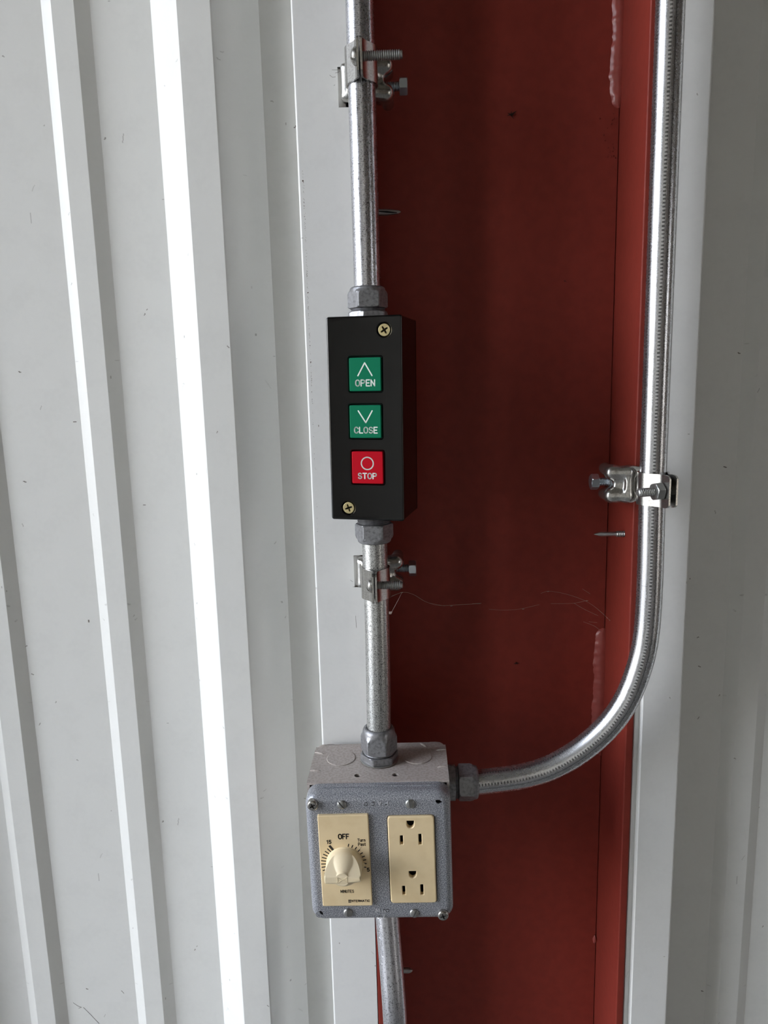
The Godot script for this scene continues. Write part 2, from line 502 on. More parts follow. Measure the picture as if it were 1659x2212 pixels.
func sheet(b: MB, pts: Array, y0: float, y1: float, t: float) -> void:
	# a bent sheet: the line pts in (x, z) is the visible face, t the thickness behind it; left to right
	var back := []
	for i in pts.size():
		var e0: Vector2 = (pts[i] - pts[maxi(i - 1, 0)]).normalized() if i > 0 else (pts[1] - pts[0]).normalized()
		var e1: Vector2 = (pts[mini(i + 1, pts.size() - 1)] - pts[i]).normalized() if i < pts.size() - 1 else e0
		var n := (Vector2(e0.y, -e0.x) + Vector2(e1.y, -e1.x)).normalized()
		back.append(pts[i] + n * t)
	for i in pts.size() - 1:
		var p: Vector2 = pts[i]; var q: Vector2 = pts[i + 1]; var r: Vector2 = back[i]; var s: Vector2 = back[i + 1]
		b.quad(Vector3(p.x, y0, p.y), Vector3(q.x, y0, q.y), Vector3(q.x, y1, q.y), Vector3(p.x, y1, p.y))
		b.quad(Vector3(s.x, y0, s.y), Vector3(r.x, y0, r.y), Vector3(r.x, y1, r.y), Vector3(s.x, y1, s.y))
		b.quad(Vector3(p.x, y1, p.y), Vector3(q.x, y1, q.y), Vector3(s.x, y1, s.y), Vector3(r.x, y1, r.y))
		b.quad(Vector3(r.x, y0, r.y), Vector3(s.x, y0, s.y), Vector3(q.x, y0, q.y), Vector3(p.x, y0, p.y))
	for e in [[pts[0], back[0], 1], [pts[-1], back[-1], 0]]:
		var p: Vector2 = e[0]; var q: Vector2 = e[1]
		if e[2]: b.quad(Vector3(q.x, y0, q.y), Vector3(p.x, y0, p.y), Vector3(p.x, y1, p.y), Vector3(q.x, y1, q.y))
		else: b.quad(Vector3(p.x, y0, p.y), Vector3(q.x, y0, q.y), Vector3(q.x, y1, q.y), Vector3(p.x, y1, p.y))

const SLOTS := [[209.0, 183.6], [-129.6, -154.6]]      # where the trim is cut for the two clamps on it

func build_siding_and_trim() -> void:
	var wl := struct("wall_front_left", siding(-2298, -36, -141.5), M.paint, "white ribbed metal siding beside the narrow white trim", "wall")
	var sc := MB.new()
	for l in [[[158, 2166], [168, 2173], [176, 2176], [170, 2178]], [[180, 2176], [196, 2192], [214, 2211]], [[262, 2140], [268, 2146]], [[610, 1308], [620, 1315]], [[425, 1022], [425, 1026]]]:
		sc.tube(l.map(func(q): return P(q[0], q[1], -42.9 if q[0] != 425 else -22.0)), 0.14, 5)
	part("scratch", sc.commit(70), M.grime, wl).set_meta("kind", "stuff")
	struct("wall_front_right", siding(172, 3390, 172.9 + 304.8), M.paint, "shaded white ribbed metal siding beside the curved conduit", "wall")
	# left trim: a rounded bend on its left edge, cut away at the clamps
	var b := MB.new()
	var bend := [Vector2(-62.0, -43), Vector2(-62.0, -5.0), Vector2(-71.0, -4.4), Vector2(-72.9, -3.4)]
	for s in 5: bend.append(Vector2(-71.6 - 1.6 * cos(PI / 2 * s / 4), -1.6 + 1.6 * sin(PI / 2 * s / 4)))
	var full := bend + [Vector2(-43.2, 0), Vector2(-35.6, 0), Vector2(-35.6, -12)]
	var cut := bend + [Vector2(-43.2, 0)]
	var y := 2300.0
	for s in SLOTS:
		sheet(b, full, s[0], y, 0.8); sheet(b, cut, s[1], s[0], 0.8); y = s[1]
	sheet(b, full, -1360, y, 0.8)
	var t1 := struct("trim_1", b.commit(30), M.trim, "white folded metal trim cut away around two conduit clamps", "trim")
	# torn flap of the trim folded inwards at each cut
	for s in SLOTS:
		var f := MB.new()
		sheet(f, [Vector2(-43.2, -0.9), Vector2(-41.2, -2.0), Vector2(-38.6, -3.6)], s[1] + 0.6, s[0] - 0.6, 0.8)
		part("bent_flap", f.commit(30), M.trim, t1)
	# knife scratches round the cuts, and chipped paint along the folded edge
	var ks := MB.new()
	for l in [[[717, 151], [728, 151], [741, 150]], [[712, 162], [718, 167], [725, 166]], [[721, 185], [724, 183]], [[724, 158], [731, 156], [735, 153]], [[762, 1268], [770, 1267], [778, 1265]], [[757, 1253], [762, 1257]], [[768, 1330], [770, 1356]]]:
		ks.tube(l.map(func(q): return P(q[0], q[1], 0.02)), 0.10, 5)
	part("scratch", ks.commit(70), M.grime, t1).set_meta("kind", "stuff")
	var ch := MB.new(); rng.seed = 44
	for k in 210:
		var yy := 165.0 - 285.0 * rng.randf() * rng.randf_range(0.4, 1.0) - 20.0
		var c := Vector2(-69.9 + absf(rng.randfn(0.0, 0.35)), yy)
		var r := rng.randf_range(0.08, 0.22) if k % 70 else rng.randf_range(0.4, 0.7)
		ch.extrude(circle(c.x, c.y, r, 6), -0.1, 0.05)
	part("paint_chips", ch.commit(), M.grime, t1).set_meta("kind", "stuff")
	# right trim: a shallow hem next to the flange, then the face and the return to the siding
	b = MB.new()
	var r := [Vector2(171.4, -14), Vector2(171.4, -1.4), Vector2(172.0, -0.9), Vector2(175.6, -3.6), Vector2(176.4, -3.2), Vector2(176.9, -0.6), Vector2(177.6, 0)]
	for s in 5: r.append(Vector2(205.5 + 1.6 * sin(PI / 2 * s / 4), -1.6 + 1.6 * cos(PI / 2 * s / 4)))
	r.append(Vector2(207.1, -43))
	sheet(b, r, -1360, 2300, 0.8)
	struct("trim_2", b.commit(30), M.trim, "white folded metal trim behind the curved conduit", "trim")

func flange_outline(xa: float, xb: float) -> Array:
	var r := 1.3
	var o := [Vector2(xa, -137), Vector2(xb, -137)]
	for s in 5: o.append(Vector2(xb - r + r * cos(PI / 2 * s / 4), -r + r * sin(PI / 2 * s / 4)))
	for s in 5: o.append(Vector2(xa + r - r * sin(PI / 2 * s / 4), -r + r * cos(PI / 2 * s / 4)))
	return o
func upright(outline: Array, y0: float, y1: float) -> MB:    # outline in (x, z), counter-clockwise seen with z up the page
	var b := MB.new()
	var n := outline.size()
	var lo := []; var hi := []
	for p in outline: lo.append(Vector3(p.x, y0, p.y)); hi.append(Vector3(p.x, y1, p.y))
	for i in n:
		var k := (i + 1) % n
		b.quad(lo[k], lo[i], hi[i], hi[k])
	b.fan(lo, true); b.fan(hi, false)
	return b

func build_column() -> void:
	var col := thing("steel_column", "tall red oxide painted steel column with recessed web", "column", Vector3(67.8, -1360, 0))
	var off := -Vector3(67.8, -1360, 0)
	part("web", box_mesh(Vector3(-29.4, -1360, -72), Vector3(164.05, 2300, -67)), M.red, col, off)      # a thin open joint along the right flange
	part("weld_root", box_mesh(Vector3(160, -1360, -74), Vector3(164.8, 2300, -71.9)), M.red, col, off)
	part("flange", upright(flange_outline(-35.3, -29.2), -1360, 2300).commit(30), M.red, col, off)
	part("flange", upright(flange_outline(164.7, 171.1), -1360, 2300).commit(30), M.red, col, off)
	# stitch welds in the corner of web and flange: lumpy glossy beads
	var wn := fnl(91, 0.05, 2)
	for w in [[520.0, 198.0, 8.0], [-213.0, -330.0, 9.0]]:
		var b := MB.new()
		var n := int(absf(w[0] - w[1]) / 1.6)
		var prev := []
		for i in n + 1:
			var yy: float = lerpf(w[0], w[1], float(i) / n)
			var e: float = sqrt(minf(1.0, minf(i, n - i) / 6.0))
			var wid: float = (w[2] + 1.3 * wn.get_noise_1d(yy * 1.2) + 0.4 * wn.get_noise_1d(yy * 5.0 + 60.0)) * (0.25 + 0.75 * e)
			var hgt: float = (2.6 + 0.7 * wn.get_noise_1d(yy * 5.0 + 30.0)) * (0.2 + 0.8 * e)
			var bulge: float = 1.0 + 0.3 * wn.get_noise_1d(yy * 4.0 + 10.0)
			var row := [Vector3(164.9, yy, -67.3)]
			for k in 7:
				var f := k / 6.0
				row.append(Vector3(164.8 - wid * (1.0 - f), yy, -67.05 + hgt * pow(f, 0.7) * (1.0 if k else 0.0) + bulge * sin(PI * f)))
			row.append(Vector3(165.0, yy, -67.3))
			if prev: b.ring_strip(row, prev, false)
			prev = row
		part("weld_bead", b.commit(60), M.weld, col, off, "weld bead with gloss sheen painted in as a pinkish red")
	var wart := MB.new()
	wart.tube([Vector3(162.6, -517, -66), Vector3(163, -513, -65.6), Vector3(163, -509, -66)], [0.8, 2.2, 0.6], 10)
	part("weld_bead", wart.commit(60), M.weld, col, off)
	# spatter below the upper weld
	var sp := MB.new(); rng.seed = 5
	for k in 26:
		var c := Vector3(162.5 - absf(rng.randfn(0, 7.0)), 197 - rng.randf() * 34, -67)
		var rr := rng.randf_range(0.25, 0.7)
		sp.tube([c - Vector3(0, rr, 0), c + Vector3(0, 0, rr * 0.3), c + Vector3(0, rr, 0)], [rr * 0.4, rr, rr * 0.4], 6)
	var spm := part("weld_spatter", sp.commit(70), M.red, col, off); spm.set_meta("kind", "stuff")

# ------------------------------------------------------------------ conduits
func smooth_path(pts: Array, step: float) -> Array:
	var c := Curve3D.new(); c.bake_interval = step
	for i in pts.size():
		var t: Vector3 = (pts[mini(i + 1, pts.size() - 1)] - pts[maxi(i - 1, 0)]) / 6.0
		if i > 0 and i < pts.size() - 1:
			var a: float = (pts[i] - pts[i - 1]).length(); var b: float = (pts[i + 1] - pts[i]).length()
			var dir: Vector3 = t.normalized()
			c.add_point(pts[i], -dir * a / 3.0, dir * b / 3.0)
		else: c.add_point(pts[i], -t, t)
	return Array(c.get_baked_points())
func conduit(called: String, pts: Array, m: Material, label: String, step := 4.0) -> MeshInstance3D:
	var base: Vector3 = pts[0]
	var rel := pts.map(func(p): return p - base)
	var b := MB.new(); b.tube(smooth_path(rel, step), 8.95, 48, true, 1.0 / 80.0)
	return solo(called, b.commit(40), m, label, "conduit", base)

const LOW := [Vector3(-12, -1358, 60), Vector3(-14.5, -800, 66), Vector3(-17.4, -540, 66), Vector3(-18.6, -470, 63), Vector3(-21.8, -420, 49), Vector3(-24.6, -382, 38)]

func build_conduits() -> void:
	conduit("conduit", [Vector3(-25.9, 46, 25), Vector3(-25.8, 400, 25), Vector3(-25.8, 1200, 25), Vector3(-25.8, 2298, 25)], M.emt, "straight shiny conduit entering the top of the black control box", 40)
	conduit("conduit", [Vector3(-26.4, -276, 30), Vector3(-25.9, -230, 29.5), Vector3(-25.5, -180, 27.5), Vector3(-25.7, -140, 25.5), Vector3(-25.8, -99, 25)], M.emt_mottled, "short dark-speckled conduit between the black control box and grey junction box")
	conduit("conduit", [Vector3(28, -297.2, 33), Vector3(48.4, -297.4, 32.5), Vector3(92.5, -289.7, 32), Vector3(125.7, -270.6, 31.5), Vector3(151.2, -241.4, 31), Vector3(165.0, -204.5, 30), Vector3(169.1, -168, 29), Vector3(169.0, -78, 28), Vector3(168.6, 120, 28), Vector3(168.2, 400, 28), Vector3(168.0, 1200, 28), Vector3(168.0, 2298, 28)], M.emt_marked, "long shiny conduit curving into the side of the grey junction box", 5)
	var low := conduit("conduit", LOW, M.emt_dull, "dull grey conduit running down from under the junction box")
	# worn roll-marked characters and the two lines that frame them
	var mk := MB.new(); rng.seed = 12
	for k in 26:
		var yy := -398.0 - k * 5.2
		if k % 9 == 7: continue
		for s in 3:
			var a0 := rng.randf_range(-0.92, -0.62); var a1 := rng.randf_range(-0.62, -0.36)
			if s == 1: a1 = a0 + 0.06
			var h0 := yy + rng.randf_range(-1.6, 1.6); var h1 := yy + rng.randf_range(-1.6, 1.6)
			mk.tube([low_point(a0, h0), low_point((a0 + a1) / 2, (h0 + h1) / 2), low_point(a1, h1)], 0.3, 5)
	var base: Vector3 = LOW[0]
	part("roll_marking", mk.commit(60), M.emt_dull, low, -base)
func low_point(a: float, y: float) -> Vector3:
	# on the skin of the lower conduit, a radians round from the front
	var pts := LOW.slice(2)
	for i in pts.size() - 1:
		if y <= pts[i + 1].y:
			var t: float = (y - pts[i].y) / (pts[i + 1].y - pts[i].y)
			var c: Vector3 = pts[i].lerp(pts[i + 1], t)
			return c + Vector3(sin(a), 0, cos(a)) * 8.95
	return pts[-1]

# compression fittings: ring against the box, threaded neck, hexagonal nut with a domed end
func connector(at: Vector3, turn: Basis, ring: float, neck: float, nut: float, dome: float, hexed: float, label: String, washer := false) -> void:
	var t := thing("conduit_connector", label, "connector", at, "compression fittings on the conduits")
	t.basis = turn
	var y := 0.0
	if washer:
		var w := MB.new(); w.lathe([Vector2(13.6, 0), Vector2(14.4, 0.3), Vector2(14.4, 0.8), Vector2(13.8, 1.2), Vector2(9, 1.2)], 40)
		part("washer", w.commit(), M.zinc_dull, t)
	if ring > 0.0:
		var r := MB.new(); r.lathe([Vector2(9, y), Vector2(13.2, y), Vector2(14.1, y + 0.5), Vector2(14.1, y + ring - 0.6), Vector2(13.0, y + ring), Vector2(10, y + ring)], 72, 12.6, hexed + 0.3)
		part("hex_body", r.commit(26), M.cast, t)
		y += ring
	var n := MB.new()
	var prof := [Vector2(9, y - 1)]
	var turns := maxi(1, int(neck / 1.1))
	prof.append(Vector2(11.2, y))
	for k in turns:
		prof.append(Vector2(11.9, y + neck * (k + 0.35) / turns)); prof.append(Vector2(11.0, y + neck * (k + 1.0) / turns))
	prof.append(Vector2(9, y + neck + 1))
	n.lathe(prof, 40)
	part("threaded_neck", n.commit(30), M.cast, t)
	y += neck
	var h := MB.new()
	var hp := [Vector2(10.5, y), Vector2(12.9, y), Vector2(13.8, y + 0.7), Vector2(13.9, y + nut * 0.8), Vector2(13.2, y + nut * 0.93), Vector2(12.2, y + nut + dome * 0.15)]
	for s in 5: hp.append(Vector2(9.4 + 2.6 * cos(PI / 2 * s / 4), y + nut + dome * (0.35 + 0.65 * sin(PI / 2 * s / 4))))
	hp.append(Vector2(8.9, y + nut + dome - 0.6)); hp.append(Vector2(8.6, y + nut + dome - 3.0))
	h.lathe(hp, 96, 12.0, hexed)
	part("compression_nut", h.commit(24), M.cast, t)

func build_connectors() -> void:
	connector(Vector3(-25.9, 41.2, 25), Basis(), 4.6, 2.6, 11.0, 3.0, -0.43, "zinc hex fitting on top of the black control box")
	connector(Vector3(-25.8, -93.6, 25.5), Basis(Vector3(1, 0, 0), PI), 0.0, 6.6, 10.8, 3.2, -0.50, "zinc hex fitting under the black control box")
	connector(Vector3(-26.4, -279.4, 30), Basis(), 6.0, 2.0, 12.5, 5.5, -0.62, "zinc hex fitting on top of the grey junction box", true)
	connector(Vector3(24.6, -297.2, 33), Basis(Vector3(0, 0, 1), -PI / 2), 5.2, 2.6, 11.0, 3.6, 0.25, "dusty hex fitting on the side of the junction box")

# ------------------------------------------------------------------ beam clamps
func threads(length: float, r: float, pitch := 1.25) -> Array:
	var o := [Vector2(r * 0.8, 0)]
	var n := int(length / pitch)
	for k in n:
		o.append(Vector2(r, pitch * (k + 0.35))); o.append(Vector2(r, pitch * (k + 0.5))); o.append(Vector2(r * 0.8, pitch * (k + 0.95)))
	o.append(Vector2(r * 0.8, length)); o.append(Vector2(r * 0.55, length + 0.5))
	return o
func hex_head(h: float, af: float) -> MB:
	var b := MB.new()
	b.lathe([Vector2(af * 0.5, 0), Vector2(af * 0.53, 0.0), Vector2(af * 0.577, 0.5), Vector2(af * 0.577, h - 0.9), Vector2(af * 0.53, h - 0.3), Vector2(af * 0.47, h), Vector2(af * 0.3, h)], 72, af * 0.5, 0.26)
	return b
func to_x(s: float) -> Basis: return Basis(Vector3(0, 0, 1), -PI / 2 * s)      # the y axis turned to +x (s = 1) or -x

var clamp_body := {}
func body_mesh(mirrored: bool) -> ArrayMesh:
	if clamp_body.has(mirrored): return clamp_body[mirrored]
	var f := func(q: Vector3) -> float:
		var p := Vector3(-q.x if mirrored else q.x, q.y, q.z)
		var d := sd_box(p, Vector3(6, 0, 8.0), Vector3(11, 9.5, 3.6), 2.0)
		d = smin(d, sd_box(p, Vector3(-5.9, 0, -4), Vector3(2.0, 10.5, 12.5), 1.2), 2.5)
		d = smin(d, sd_box(p, Vector3(17.5, 0, -3), Vector3(3.2, 8.5, 13), 1.5), 3.0)
		d = smin(d, sd_box(p, Vector3(10.5, 0, 12.0), Vector3(3.2, 5, 3.6), 1.5), 2.0)
		for s in [-1.0, 1.0]:
			d = smin(d, sd_cap(p, Vector3(-4.4, s * 8.6, 4.5), Vector3(10, s * 8.8, 10.6), 3.4, 4.6), 3.0)
			d = smin(d, sd_cap(p, Vector3(10, s * 8.6, 11), Vector3(21.5, s * 8.4, 7), 4.6, 5.0), 3.0)
			d = smin(d, sd_cap(p, Vector3(21.5, s * 8.4, 7), Vector3(22.5, s * 9.4, -9), 5.0, 4.4), 3.0)
		return d
	var lo := Vector3(-13, -17, -21)
	var hi := Vector3(31, 17, 19)
	if mirrored: lo.x = -31; hi.x = 13
	clamp_body[mirrored] = surface_net(f, lo, hi, 1.15).commit(75)
	return clamp_body[mirrored]

func strap_mesh(gap: float, reach := 20.5) -> ArrayMesh:
	# a band round the conduit whose two ears stand out towards +z
	var rr := 9.9
	var half := []
	for q in [reach, reach - 1.5, (reach + 14.5) / 2, 16.2]: half.append(Vector2(-gap, q))
	var a0 := 1.22
	var e := Vector2(-rr * sin(a0), rr * cos(a0))
	for s in range(1, 10):
		var t := s / 10.0
		half.append(Vector2(-gap, 16.2) * pow(1 - t, 3) + Vector2(-gap, 11.8) * 3 * t * pow(1 - t, 2) + (e + Vector2(cos(a0), sin(a0)) * 3.6) * 3 * t * t * (1 - t) + e * pow(t, 3))
	for s in 19:
		var a := lerpf(a0, PI, s / 18.0)
		half.append(Vector2(-rr * sin(a), rr * cos(a)))
	var line := half.duplicate()
	for i in range(half.size() - 2, -1, -1): line.append(Vector2(-half[i].x, half[i].y))
	line.reverse()      # from the right ear round the back to the left ear: the outside lies on the right hand
	var n := line.size()
	var outer := []; var inner := []
	for i in n:
		var tg: Vector2 = (line[mini(i + 1, n - 1)] - line[maxi(i - 1, 0)]).normalized()
		var nn := Vector2(-tg.y, tg.x)
		outer.append(line[i] + nn * 0.65); inner.append(line[i] - nn * 0.65)
	var b := MB.new()
	for i in n - 1:
		for sd in [[outer, 1], [inner, 0]]:
			var p: Vector2 = sd[0][i]; var q: Vector2 = sd[0][i + 1]
			var h0 := 11.2; var h1 := 11.2
			if i < 2: h0 = [9.0, 10.6][i]; h1 = [10.6, 11.2][i]
			if i >= n - 3: h0 = [11.2, 10.6][i - n + 3]; h1 = [10.6, 9.0][i - n + 3]
			var A := Vector3(p.x, -h0, p.y); var B := Vector3(q.x, -h1, q.y); var C := Vector3(q.x, h1, q.y); var D := Vector3(p.x, h0, p.y)
			if sd[1]: b.quad(B, A, D, C)
			else: b.quad(A, B, C, D)
		var hh0 := 11.2; var hh1 := 11.2
		if i < 2: hh0 = [9.0, 10.6][i]; hh1 = [10.6, 11.2][i]
		if i >= n - 3: hh0 = [11.2, 10.6][i - n + 3]; hh1 = [10.6, 9.0][i - n + 3]
		var o0: Vector2 = outer[i]; var o1: Vector2 = outer[i + 1]; var i0: Vector2 = inner[i]; var i1: Vector2 = inner[i + 1]
		b.quad(Vector3(o1.x, hh1, o1.y), Vector3(o0.x, hh0, o0.y), Vector3(i0.x, hh0, i0.y), Vector3(i1.x, hh1, i1.y))
		b.quad(Vector3(o0.x, -hh0, o0.y), Vector3(o1.x, -hh1, o1.y), Vector3(i1.x, -hh1, i1.y), Vector3(i0.x, -hh0, i0.y))
	for k in [0, n - 1]:
		var o: Vector2 = outer[k]; var q: Vector2 = inner[k]
		b.quad(Vector3(o.x, -9, o.y), Vector3(q.x, -9, q.y), Vector3(q.x, 9, q.y), Vector3(o.x, 9, o.y))
	return b.commit(35)

func pan_head_profile(r: float, h: float) -> Array:
	var o := [Vector2(r * 0.96, 0), Vector2(r, 0.5)]
	for s in 7: o.append(Vector2(r * cos(PI / 2 * s / 6.0), 0.5 + (h - 0.5) * sin(PI / 2 * s / 6.0)))
	return o

func beam_clamp(at: Vector3, flange_x: float, cond: Vector3, side: float, strap_turn: float, gap: float, shaft: float, label: String, nutted: bool, tilt := 0.0, bolt_len := 27.4) -> void:
	# at: clamp centre on the flange tip; side +1 when the set bolt points to the right
	var t := thing("conduit_clamp", label, "clamp", at, "beam clamps holding the conduits")
	part("clamp_body", body_mesh(side < 0), M.zinc, t, Vector3(flange_x, 0, 0) - Vector3(at.x, 0, 0))
	var fx := flange_x - at.x
	var bolt := MB.new(); bolt.lathe(threads(bolt_len, 3.1, 1.3), 28)
	var bp := part("set_bolt", bolt.commit(30), M.zinc_blue, t, Vector3(fx + side * 3.4, 0, -5)); bp.basis = to_x(side)
	var hd := hex_head(5.6, 10.4)
	var hp := part("bolt_head", hd.commit(26), M.zinc_blue, bp, Vector3(0, bolt_len, 0))
	hp.rotation.y = 0.2
	var st := part("conduit_strap", strap_mesh(gap, 23.0 if nutted else 20.5), M.zinc, t, cond - at)
	st.rotation.y = strap_turn
	var dir := 1.0 if not nutted else -1.0
	var sc := MB.new(); sc.lathe(threads(shaft, 3.0, 1.35), 28)
	var sp := part("strap_screw", sc.commit(30), M.zinc_dull, st, Vector3(-dir * (gap + 0.6), tilt, 15.2)); sp.basis = to_x(dir)
	var hh := part("screw_head", slotted_head(pan_head_profile(5.4, 4.2), 1.3, 2.0), M.zinc, st, Vector3(-dir * (gap + 0.7), tilt, 15.2))
	hh.basis = Basis(Vector3(0, 1, 0), -PI / 2 * dir) * Basis(Vector3(0, 0, 1), 0.9)
	if nutted:
		var nt := hex_head(5.6, 10.8)
		var np := part("strap_nut", nt.commit(26), M.zinc_dull, st, Vector3(dir * (gap + 1.4), tilt, 15.2)); np.basis = to_x(dir)

func slotted_head(prof: Array, width: float, floor_h: float) -> ArrayMesh:
	# a head along +z whose straight slot (along y) goes down to floor_h: two half domes on a disc
	var b := MB.new()
	for side in [0.0, PI]:
		b.xf = Transform3D(Basis(Vector3(0, 0, 1), side), Vector3.ZERO)
		var prev := []
		for p in prof:
			if p.x < width / 2 + 0.05: break
			var a := acos(width / 2 / p.x)
			var row := []
			for s in 21: row.append(Vector3(p.x * cos(lerpf(-a, a, s / 20.0)), p.x * sin(lerpf(-a, a, s / 20.0)), maxf(p.y, 0.0)))
			if prev: b.ring_strip(prev, row)
			prev = row
		b.fan(prev, true)
	b.xf = Transform3D.IDENTITY
	b.extrude(circle(0, 0, prof[0].x - 0.1, 32), -0.2, floor_h)
	return b.commit(30)
func cross_outline(l: float, w: float, ang: float) -> Array:
	var o := []
	for k in 4:
		for q in [Vector2(w / 2, w / 2), Vector2(l * 0.72, w / 2), Vector2(l, w * 0.22), Vector2(l, -w * 0.22), Vector2(l * 0.72, -w / 2)]:
			o.append(q.rotated(k * -PI / 2 + ang))
	o.reverse()
	return o
func cross_head(b: MB, r: float, h: float, bevel: float, l: float, w: float, ang: float) -> ArrayMesh:
	# a round head along +z with a cross recess
	b.extrude(circle(0, 0, r, 40), -3.0, h, [cross_outline(l, w, ang)], bevel, 5)
	b.extrude(circle(0, 0, r * 0.9, 24), -3.6, -2.9)
	return b.commit(32)

func build_clamps() -> void:
	beam_clamp(Vector3(-32.4, 197.2, 0), -32.4, Vector3(-25.8, 198.6, 25), 1.0, 0.0, 1.1, 28.0, "conduit clamp above the black control box", false, 0.6)
	beam_clamp(Vector3(-32.4, -141.6, 0), -32.4, Vector3(-25.7, -143.4, 25.5), 1.0, 0.0, 1.1, 21.0, "conduit clamp just below the black control box", false, 1.6)
	beam_clamp(Vector3(168, -78, 0), 168, Vector3(169, -78.4, 28), -1.0, 0.30, 2.8, 25.0, "conduit clamp with a nut on the long curved conduit", true, 0.0, 25.0)

# ------------------------------------------------------------------ control station
func stroke(b: MB, pts: Array, w: float, z0: float, z1: float) -> void:
	for i in pts.size() - 1:
		var a: Vector2 = pts[i]; var c: Vector2 = pts[i + 1]
		var d := (c - a).normalized() * w / 2
		var o := []
		for s in 7: o.append(c + d.rotated(-PI / 2 + PI * s / 6))
		for s in 7: o.append(a + d.rotated(PI / 2 + PI * s / 6))
		b.extrude(o, z0, z1)
func arc(cx: float, cy: float, rx: float, ry: float, a0: float, a1: float, n := 14) -> Array:
	var o := []
	for s in n + 1:
		var a := deg_to_rad(lerpf(a0, a1, float(s) / n))
		o.append(Vector2(cx + rx * cos(a), cy + ry * sin(a)))
	return o
func glyph(ch: String) -> Array:      # strokes in a box 1 high; the widths stand in GLYPH_W
	match ch:
		"O": return [arc(0.36, 0.64, 0.36, 0.36, 0, 180) + arc(0.36, 0.36, 0.36, 0.36, 180, 360) + [Vector2(0.72, 0.64)]]
		"0": return [arc(0.28, 0.70, 0.28, 0.30, 0, 180) + arc(0.28, 0.30, 0.28, 0.30, 180, 360) + [Vector2(0.56, 0.70)]]
		"P": return [[Vector2(0, 0), Vector2(0, 1), Vector2(0.42, 1)] + arc(0.42, 0.74, 0.26, 0.26, 90, -90) + [Vector2(0, 0.48)]]
		"R": return [[Vector2(0, 0), Vector2(0, 1), Vector2(0.42, 1)] + arc(0.42, 0.74, 0.26, 0.26, 90, -90) + [Vector2(0, 0.48)], [Vector2(0.36, 0.48), Vector2(0.68, 0)]]
		"E": return [[Vector2(0.62, 1), Vector2(0, 1), Vector2(0, 0), Vector2(0.62, 0)], [Vector2(0, 0.5), Vector2(0.5, 0.5)]]
		"F": return [[Vector2(0.58, 1), Vector2(0, 1), Vector2(0, 0)], [Vector2(0, 0.52), Vector2(0.48, 0.52)]]
		"N": return [[Vector2(0, 0), Vector2(0, 1), Vector2(0.66, 0), Vector2(0.66, 1)]]
		"M": return [[Vector2(0, 0), Vector2(0, 1), Vector2(0.4, 0.2), Vector2(0.8, 1), Vector2(0.8, 0)]]
		"A": return [[Vector2(0, 0), Vector2(0.38, 1), Vector2(0.76, 0)], [Vector2(0.14, 0.34), Vector2(0.62, 0.34)]]
		"I": return [[Vector2(0.06, 0), Vector2(0.06, 1)]]
		"C": return [arc(0.38, 0.64, 0.36, 0.36, 20, 180) + arc(0.38, 0.36, 0.36, 0.36, 180, 340)]
		"U": return [[Vector2(0, 1), Vector2(0, 0.3)] + arc(0.33, 0.3, 0.33, 0.3, 180, 360) + [Vector2(0.66, 1)]]
		"L": return [[Vector2(0, 1), Vector2(0, 0), Vector2(0.58, 0)]]
		"S": return [arc(0.34, 0.74, 0.30, 0.26, 25, 270) + arc(0.34, 0.25, 0.32, 0.25, 90, -155)]
		"T": return [[Vector2(0, 1), Vector2(0.7, 1)], [Vector2(0.35, 1), Vector2(0.35, 0)]]
		"1": return [[Vector2(0.02, 0.80), Vector2(0.24, 1), Vector2(0.24, 0)]]
		"5": return [[Vector2(0.54, 1), Vector2(0.08, 1), Vector2(0.04, 0.54)] + arc(0.28, 0.32, 0.28, 0.32, 130, -150)]
		"7": return [[Vector2(0, 1), Vector2(0.56, 1), Vector2(0.18, 0)]]
		"u": return [[Vector2(0, 0.7), Vector2(0, 0.24)] + arc(0.24, 0.24, 0.24, 0.24, 180, 360) + [Vector2(0.48, 0.7)], [Vector2(0.48, 0.3), Vector2(0.48, 0)]]
		"r": return [[Vector2(0, 0), Vector2(0, 0.7)], arc(0.26, 0.42, 0.26, 0.28, 180, 75, 8)]
		"n": return [[Vector2(0, 0), Vector2(0, 0.7)], arc(0.24, 0.44, 0.24, 0.26, 180, 0) + [Vector2(0.48, 0)]]
		"a": return [arc(0.24, 0.46, 0.22, 0.24, 150, 0) + [Vector2(0.46, 0)], arc(0.22, 0.19, 0.22, 0.19, 70, 330) + [Vector2(0.46, 0.36), Vector2(0.22, 0.38)]]
		"s": return [arc(0.22, 0.53, 0.19, 0.17, 30, 270) + arc(0.22, 0.18, 0.21, 0.18, 90, -150)]
		"t": return [[Vector2(0.16, 0.95), Vector2(0.16, 0.14), Vector2(0.24, 0.02), Vector2(0.36, 0.02)], [Vector2(0, 0.68), Vector2(0.34, 0.68)]]
		".": return [[Vector2(0.04, 0.0), Vector2(0.05, 0.02)]]
	return []
const GLYPH_W := {"0": 0.56, "P": 0.68, "R": 0.68, "E": 0.62, "F": 0.58, "N": 0.66, "M": 0.8, "A": 0.76, "I": 0.12, "U": 0.66, "L": 0.58, "S": 0.66, "T": 0.7, "1": 0.3, "5": 0.56, "7": 0.56, "u": 0.48, "r": 0.38, "n": 0.48, "a": 0.46, "s": 0.44, "t": 0.36, ".": 0.08, " ": 0.4}
